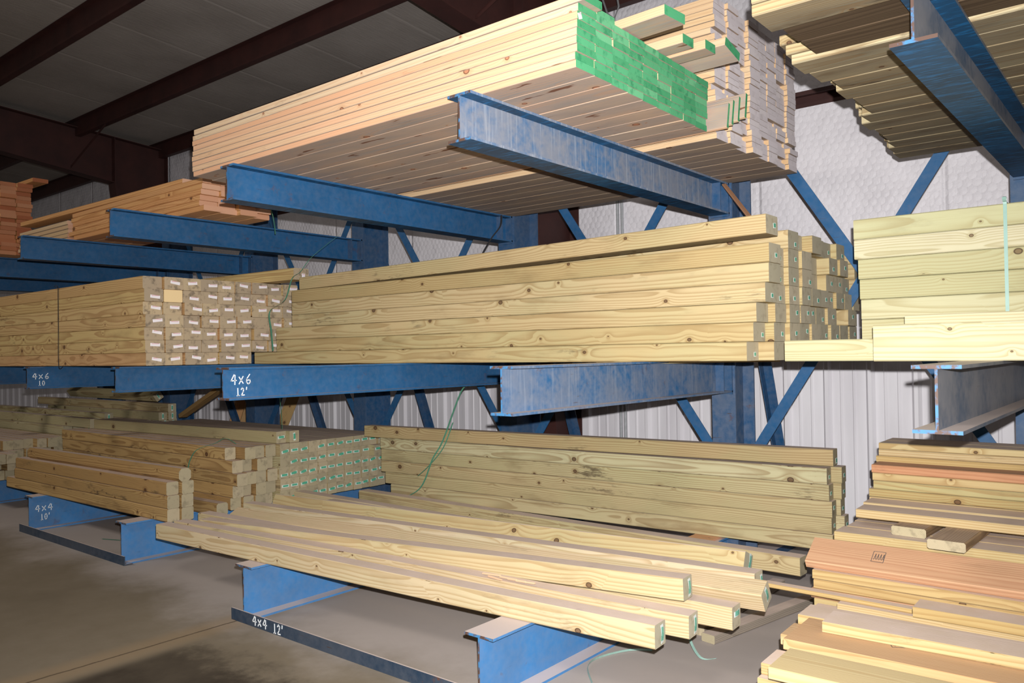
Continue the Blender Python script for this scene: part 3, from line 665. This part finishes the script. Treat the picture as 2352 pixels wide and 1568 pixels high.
# ---------------------------------------------------------------- top level bundles
T = .0288
pack('framing_board', 'board', 'the green-ended bundle', -2.10, .515, -2.262, ZT, 9, 8, .123, T, [W_FRAME, E_GRN], 'green-ended top bundle', jx=.008, jl=.012, gap=.0012, desc2='framing board', cham=.002, tags=lambda c, r, o, L: endtag(o, L, -.045, -.002, .022, .022, .4, TAG_P) if (c, r) == (0, 6) else None,
     over=lambda c, r: dict(xb=.505-.004*c+R.choice((-.004, -.002, 0, 0, 0, .002))+.0015*r))
for a, b, w_, h_, rl, lab in (((-1.9, -2.06, ZT+8*T+.016), (.50, -2.05, ZT+8*T+.016), .123, .03, 0, 'board lying on the green-ended bundle behind its front edge'),
                          ((-2.08, -2.20, ZT+8*T+.016), (.54, -2.20, ZT+8*T+.016), .123, .03, 0, 'topmost front board of the green-ended bundle'),
                          ((-1.7, -1.68, 2.680), (.70, -1.885, 2.640), .14, .038, 0, 'long green-ended board sticking out highest to the right'),
                          ((-1.7, -1.56, 2.638), (.62, -1.62, 2.638), .09, .038, 0, 'narrow green-ended board sticking out below the highest one'),
                          ((-1.7, -1.45, 2.638), (.66, -1.50, 2.638), .09, .038, 0, 'green-ended board sticking out third from the front'),
                          ((-1.7, -1.31, 2.668), (.70, -1.37, 2.655), .14, .038, -.25, 'tilted pinkish green-ended board sticking out furthest back')):
    o, L = beam('framing_board', a, b, w_, h_, [W_FRAME, E_GRN], roll=rl, cham=.002); tag(o, lab, 'board', 'green-ended boards sticking out')
for k in range(4):
    y = -1.127+k*.0205; o, L = beam('framing_board', (-1.5, y, 2.450+k*.004), (.56+k*.022+R.uniform(-.01, .01), y, 2.450+k*.016), .12, .019, [W_FRAME, E_GRN], roll=1.36, cham=.002)
    tag(o, 'green-ended board standing on edge between the two top bundles, %s from front' % ORD[k], 'board', 'green-ended boards on edge')
def tov(c, r):
    j = (0, .014, .004, .02, .0, .012)[(r//4*2+c*3) % 6]*.9+R.choice((0, 0, 0, 0, 0, 0, 0, .008, -.02))
    return dict(xb=.452-.012*(c in (2, 5))+j+R.uniform(-.002, .002))
pack('sawn_board', 'board', 'the tall white-ended bundle', -2.15, .46, -1.02, ZT, 8, 23, .129, .0300, [W_FRAME2, E_WHT], 'tall white-ended top bundle', over=tov, gap=.0012, desc2='board', cham=.0015)
# small top bundle left
pack('plank', 'plank', 'the small top left bundle', -5.10, -3.02, -1.69, ZT, 4, 6, .14, .038, [W_ORNG, E_PINK], 'small top left bundle', jx=.04, jl=.05, desc2='plank', cham=.004, skip=lambda c, r: r > 3 and c > 1 or r > 1 and c > 2)
o, L = beam('plank', (-6.1, -1.66, ZT+.248), (-3.3, -1.60, ZT+.248), .14, .037, [W_ORNG, E_PINK]); tag(o, 'long plank reaching left on top of the small top left bundle', 'plank')
pack('plank', 'plank', 'the pale stub stack', -6.25, -5.18, -1.69, ZT, 3, 5, .14, .037, [W_FRAME2, E_PINK], 'pale stub stack', jx=.01, desc2='pale plank')
pack('plank', 'plank', 'the far left reddish stack', -9.0, -6.43, -1.93, ZT, 3, 18, .14, .0385, [W_ORNG, E_REDB], 'far left reddish stack', jx=.03, desc2='plank', cham=.005)
o, L = beam('plank', (-9.0, -1.58, ZT+18*.0385+.02), (-6.25, -1.50, ZT+18*.0385+.02), .14, .037, [W_ORNG, E_REDB]); tag(o, 'plank overhanging on top of the far left reddish stack', 'plank')
# overhead right bundle
STEP = [1.09, 1.12, 1.14, 1.11, 1.15, 1.13, 1.10, 1.065, 1.07, 1.06, 1.05, 1.03, 1.01]
pack('weathered_plank', 'plank', 'the overhead right bundle', 1.1, 4.6, -1.77, ZT, 13, 3, .14, .0385, [W_TOPR, E_BOARD], 'overhead right bundle', desc2='weathered plank', over=lambda c, r: dict(xa=STEP[c]+R.uniform(-.012, .012)-.02*r))
pack('weathered_plank', 'plank', 'the overhead front column', 1.16, 4.6, -2.26, ZT, 1, 6, .165, .0385, [W_TOPR, E_BOARD], 'overhead front column', desc2='pale plank', jl=.01)
pack('weathered_plank', 'plank', 'the recessed dark row', 1.175, 4.6, -2.09, ZT+.010, 2, 3, .157, .0385, [W_BROWN, E_BOARD], 'recessed dark row', desc2='dark brown plank')

# ---------------------------------------------------------------- right lower board stacks
def bstack(desc, x0, y0, z0, nc, nr, h, mats, grp, jl=.02, yaw=.15, w_=.14, over=None):
    pack('deck_board', 'board', desc, x0, x0+2.4, y0, z0, nc, nr, w_, h, mats, grp, jl=jl, over=over, desc2='deck board', yaw=0)
# tall back stack
bstack('the tall back stack', 1.0, -.56, ZB+.001, 3, 13, .039, [W_DECKB, E_BOARD], 'tall back deck stack', jl=.014)
o = None
o, L = beam('deck_board', (1.005, -.505, ZB+13*.039+.021), (3.4, -.505, ZB+13*.039+.021), .14, .038, [W_RED, E_REDB]); tag(o, 'red-edged board projecting below the upper back stack', 'board')
bstack('the upper back stack', .995, -.43, ZB+.001+13*.039, 2, 4, .032, [W_DECK, E_BOARD], 'upper back deck stack', jl=.016)
# flat-topped stack
bstack('the flat-topped stack', .985, -1.07, ZB+.001, 3, 8, .0395, [W_DECK, E_BOARD], 'flat-topped deck stack', jl=.012)
ZS = ZB+.001+8*.0395
for (xa, ya), (xb, yb), lab in (((1.262, -1.00), (1.29, -.575), 'short weathered board laid across the flat-topped stack, left one'), ((1.435, -1.17), (1.46, -.575), 'short weathered board laid across the flat-topped stack, right one')):
    o, L = beam('cross_board', (xa, ya, ZS+.0195), (xb, yb, ZS+.0195), .135, .038, [W_CROSS, E_TAN], cham=.006); tag(o, lab, 'board')
o, L = beam('deck_board', (1.03, -.85, ZS+.058), (3.5, -.80, ZS+.058), .14, .037, [W_DECK, E_BOARD]); tag(o, 'light board on the cross boards, front one overhanging left', 'board')
o, L = beam('deck_board', (1.01, -.665, ZS+.058), (3.5, -.645, ZS+.058), .14, .037, [W_DECK, E_BOARD]); tag(o, 'light board on the cross boards, rear one', 'board')
# second stack with leaning red board
bstack('the low tan stack', .965, -1.27, ZB+.001, 1, 5, .0385, [W_DECKB, E_BOARD], 'low tan deck stack', jl=.02, over=lambda c, r: dict(m=[W_RED, E_REDB]) if r == 2 else None)
o, L = beam('leaning_board', (.925, -1.190, .520), (3.3, -1.17, .520), .150, .036, [W_RED, E_PINK], roll=.52, cham=.003); tag(o, 'wide reddish board leaning against the flat-topped stack', 'board'); RED = o
# front pile
FP = 'front deck pile'
zb = ZB+.001; q = .0385
for (xa, ya), (xb, yb), lev, wd, mt, lab, rl in (
        ((1.06, -1.99), (3.4, -1.93), 1, .15, W_DECK, 'lower board poking out left at the front pile, nearest camera', 0),
        ((1.13, -2.08), (3.4, -2.02), 2, .20, W_YBOARD, 'wide clean yellow board nearest the camera in the front pile', 0),
        ((1.01, -1.69), (3.4, -1.62), 1, .15, W_PEACH, 'short-ended peach board poking out left in the front pile', 0),
        ((1.075, -1.775), (3.4, -1.735), 2, .27, W_PEACH, 'wide stamped peach board in the front pile', 0),
        ((1.00, -1.40), (3.4, -1.36), 1, .15, W_DECK, 'board under the light ones at the back of the front pile', 0),
        ((1.025, -1.555), (3.4, -1.50), 2, .15, W_DECK, 'dusty light board behind the stamped peach board', 0),
        ((1.16, -1.70), (3.4, -1.60), 3, .15, W_DECK, 'dusty light board lying on the stamped peach board', 0),
        ((1.10, -1.352), (3.4, -1.345), 2, .12, W_DECK, 'dusty board at the rear of the front pile', 0),
        ((1.37, -1.36), (3.4, -1.345), 3, .12, W_DECK, 'dusty board starting further right atop the front pile rear', 0),
        ((1.06, -2.02), (3.4, -1.98), 0, .15, W_DECKB, 'bottom board of the front pile, nearest camera', 0),
        ((1.10, -1.84), (3.4, -1.81), 0, .15, W_DECKB, 'bottom board of the front pile, second from front', 0),
        ((1.06, -1.67), (3.4, -1.63), 0, .15, W_DECKB, 'bottom board of the front pile, third from front', 0),
        ((1.03, -1.45), (3.4, -1.41), 0, .15, W_DECKB, 'bottom board of the front pile, at its rear', 0),
        ((1.16, -1.835), (3.4, -1.80), 1, .11, W_TOPR, 'greyish board tucked between the yellow and peach boards', 0)):
    o, L = beam('deck_board', (xa, ya, zb+(lev+.5)*q), (xb, yb, zb+(lev+.5)*q), wd, q-.001, [mt, E_BOARD], roll=rl, cham=.003); tag(o, lab, 'board', FP)
    if 'stamped peach board in' in lab: PEACH = o
o, L = beam('deck_board', (.79, -1.345, .4005), (1.36, -1.36, .4005), .05, .017, [W_DECK, E_BOARD]); tag(o, 'thin strip reaching far left between the low tan stack and front pile', 'board')
def stamp(parent, mat4, w_, h_):
    bm = bmesh.new(); t = .0012
    def bar(x0, y0, x1, y1):
        p, q = Vector((x0, y0, 0)), Vector((x1, y1, 0)); d = (q-p).normalized(); prism(bm, [(-t, 0), (t, 0), (t, .0005), (-t, .0005)], p, q, Z.cross(d), Z)
    a, b = w_/2, h_/2
    for p, q in (((-a, -b), (a, -b)), ((a, -b), (a, b)), ((a, b), (-a, b)), ((-a, b), (-a, -b))): bar(*p, *q)
    for k in range(4):
        x = -a*.7+k*a*.45; bar(x, -b*.6, x+a*.2, b*.55); bar(x+a*.2, b*.55, x+a*.28, -b*.5)
    bm.transform(mat4); return mk('grade_stamp', bm, STAMP, parent)
stamp(RED, Matrix.Translation((.27, .005, .0182)), .045, .06)
stamp(PEACH, Matrix.Translation((.335, .03, q/2)) @ Matrix.Rotation(.5, 4, 'Z'), .07, .05)
# lumber lying on the floor
for a, b, lab in (((.405, -1.10, .0215), (.60, -.12, .0215), 'grey dusty timber lying on the floor, right one of the pair'), ((.315, -1.03, .0205), (.32, .0, .0205), 'grey dusty timber lying on the floor, left one of the pair')):
    o, L = beam('floor_timber', a, b, .075, .04, [W_GREYT, E_TAN]); tag(o, lab, 'timber')

# ---------------------------------------------------------------- straps, lath and odd pieces
strap('strapping_band', [(-1.56, -.22, 2.36), (-1.555, -.24, 2.28), (-1.62, -.26, 2.20), (-1.70, -.28, 2.08), (-1.74, -.3, 1.95)], .018, (1, .3, 0), STRAPK, 'black strap hanging from the left of centre upright arm root')
strap('strapping_band', [(-2.45, -.95, 2.24), (-2.53, -1.0, 2.176), (-2.66, -1.05, 2.08), (-2.77, -1.06, 1.99), (-2.80, -1.11, 1.94), (-2.86, -1.13, 1.79), (-3.05, -1.13, 1.713), (-3.036, -1.13, 1.57), (-3.016, -1.13, 1.42)], .02, (1, .3, .5), STRAPG, 'green strap looping over the left end of the centre pack')
strap('strapping_band', [(-3.02, -1.135, 2.47), (-3.005, -1.128, 2.42), (-2.995, -1.122, 2.36), (-2.985, -1.12, 2.28)], .014, (1, 0, 0), STRAPG, 'green strap end hanging behind the small top left bundle')
strap('strapping_band', [(-3.27, -.9, 1.15), (-3.27, -.9, 1.05), (-3.25, -.9, .90), (-3.245, -.9, .735)], .02, (1, -.3, 0), STRAPG, 'green strap hanging down to the green-tagged block')
strap('strapping_band', [(-1.80, -.32, 1.14), (-1.846, -.36, 1.104), (-1.974, -.42, .755), (-2.06, -.44, .62), (-2.20, -.44, .388), (-2.405, -.50, .285)], .016, (1, .4, 0), STRAPG, 'green strap trailing across the left of the lower centre pack')
strap('strapping_band', [(-1.93, -.36, .88), (-1.99, -.40, .70), (-2.12, -.42, .56), (-2.26, -.40, .47)], .012, (1, .4, 0), STRAPG, 'second green strap strand on the lower centre pack')
strap('strapping_band', [(-3.66, -1.47, .50), (-3.65, -1.455, .544), (-3.624, -1.45, .611), (-3.541, -1.44, .69), (-3.36, -1.40, .745), (-3.25, -1.38, .785), (-3.18, -1.34, .745)], .014, (1, .2, 0), STRAPG, 'green strap curving over the untagged cluster')
strap('strapping_band', [(.298, -1.04, .006), (.32, -.98, .012), (.354, -.88, .006)], .018, (1, -.3, 0), STRAPT, 'pale strap piece on the floor right of the fanned pile')
strap('strapping_band', [(.321, -1.169, .16), (.38, -1.24, .06), (.47, -1.31, .010), (.524, -1.27, .006)], .016, (.5, .5, .2), STRAPT, 'pale bent strap end on the floor below the post tips')
strap('strapping_band', [(.25, -1.35, .006), (.167, -1.417, .008), (.103, -1.572, .006), (.13, -1.70, .010), (.24, -1.83, .006)], .014, (.3, .1, 1), STRAPT, 'pale teal strap loop standing on the floor')
strap('strapping_band', [(-4.24, -1.83, .004), (-4.08, -1.77, .005)], .016, (0, 1, 0), STRAPG, 'short green strap piece on the floor at left')
strap('strapping_band', [(-5.83, -1.25, .73), (-5.835, -1.24, .66), (-5.84, -1.23, .60)], .012, (1, 0, 0), STRAPG, 'green strap scrap on the far left posts')
o, L = beam('thin_lath', (.075, -.10, 2.36), (.40, -.5, 2.075), .028, .012, [W_RED, E_PINK]); tag(o, 'thin pink lath slanting from arm root down to the centre pack', 'lath')
o, L = beam('thin_lath', (.40, -.5, 2.075), (.52, -.62, 1.955), .028, .012, [W_RED, E_PINK]); tag(o, 'lower end of the pink lath resting on the centre pack', 'lath')
o, L = beam('thin_lath', (-.35, -.55, 1.95), (.02, -.25, 2.02), .05, .010, [W_LOW, E_TAN]); tag(o, 'thin splintered lath lying on the rear of the centre pack', 'lath')
for x0, x1, y0, y1, zt, mt, lab in ((-7.35, -7.2, 1.05, 1.38, 1.25, W_ORNG, 'orange board leaning on the back wall, left one'), (-7.12, -6.95, 1.05, 1.40, 1.3, W_LEFT, 'tan board leaning on the back wall beside the orange one'),
                             (-6.9, -6.72, 1.0, 1.40, 1.2, W_ORNG, 'orange board leaning on the back wall, right one'), (-6.35, -6.05, 1.0, 1.38, 1.25, W_LEFT, 'pinkish board leaning on the back wall behind the strap'),
                             (-9.2, -9.0, 1.0, 1.38, 1.3, W_ORNG, 'orange board leaning on the back wall at far left'), (-8.75, -8.6, 1.0, 1.38, 1.3, W_TOPR, 'pale board leaning on the back wall at far left')):
    o, L = beam('wall_board', (x0, y0, .02), (x1, y1, zt), .14, .038, [mt, E_TAN], roll=PI/2); tag(o, lab, 'board')
bm = bmesh.new(); tube(bm, [(-1.17, .6, 4.45), (-1.20, .6, 4.07), (-1.16, .6, 3.95), (-1.1, .6, 3.9), (-1.06, .6, 3.98), (-1.08, .6, 4.1), (-1.09, .6, 4.45)], .008)
tag(mk('hanging_cable', bm, WIRE), 'grey cable loop hanging from the roof behind the green-ended bundle', 'cable')
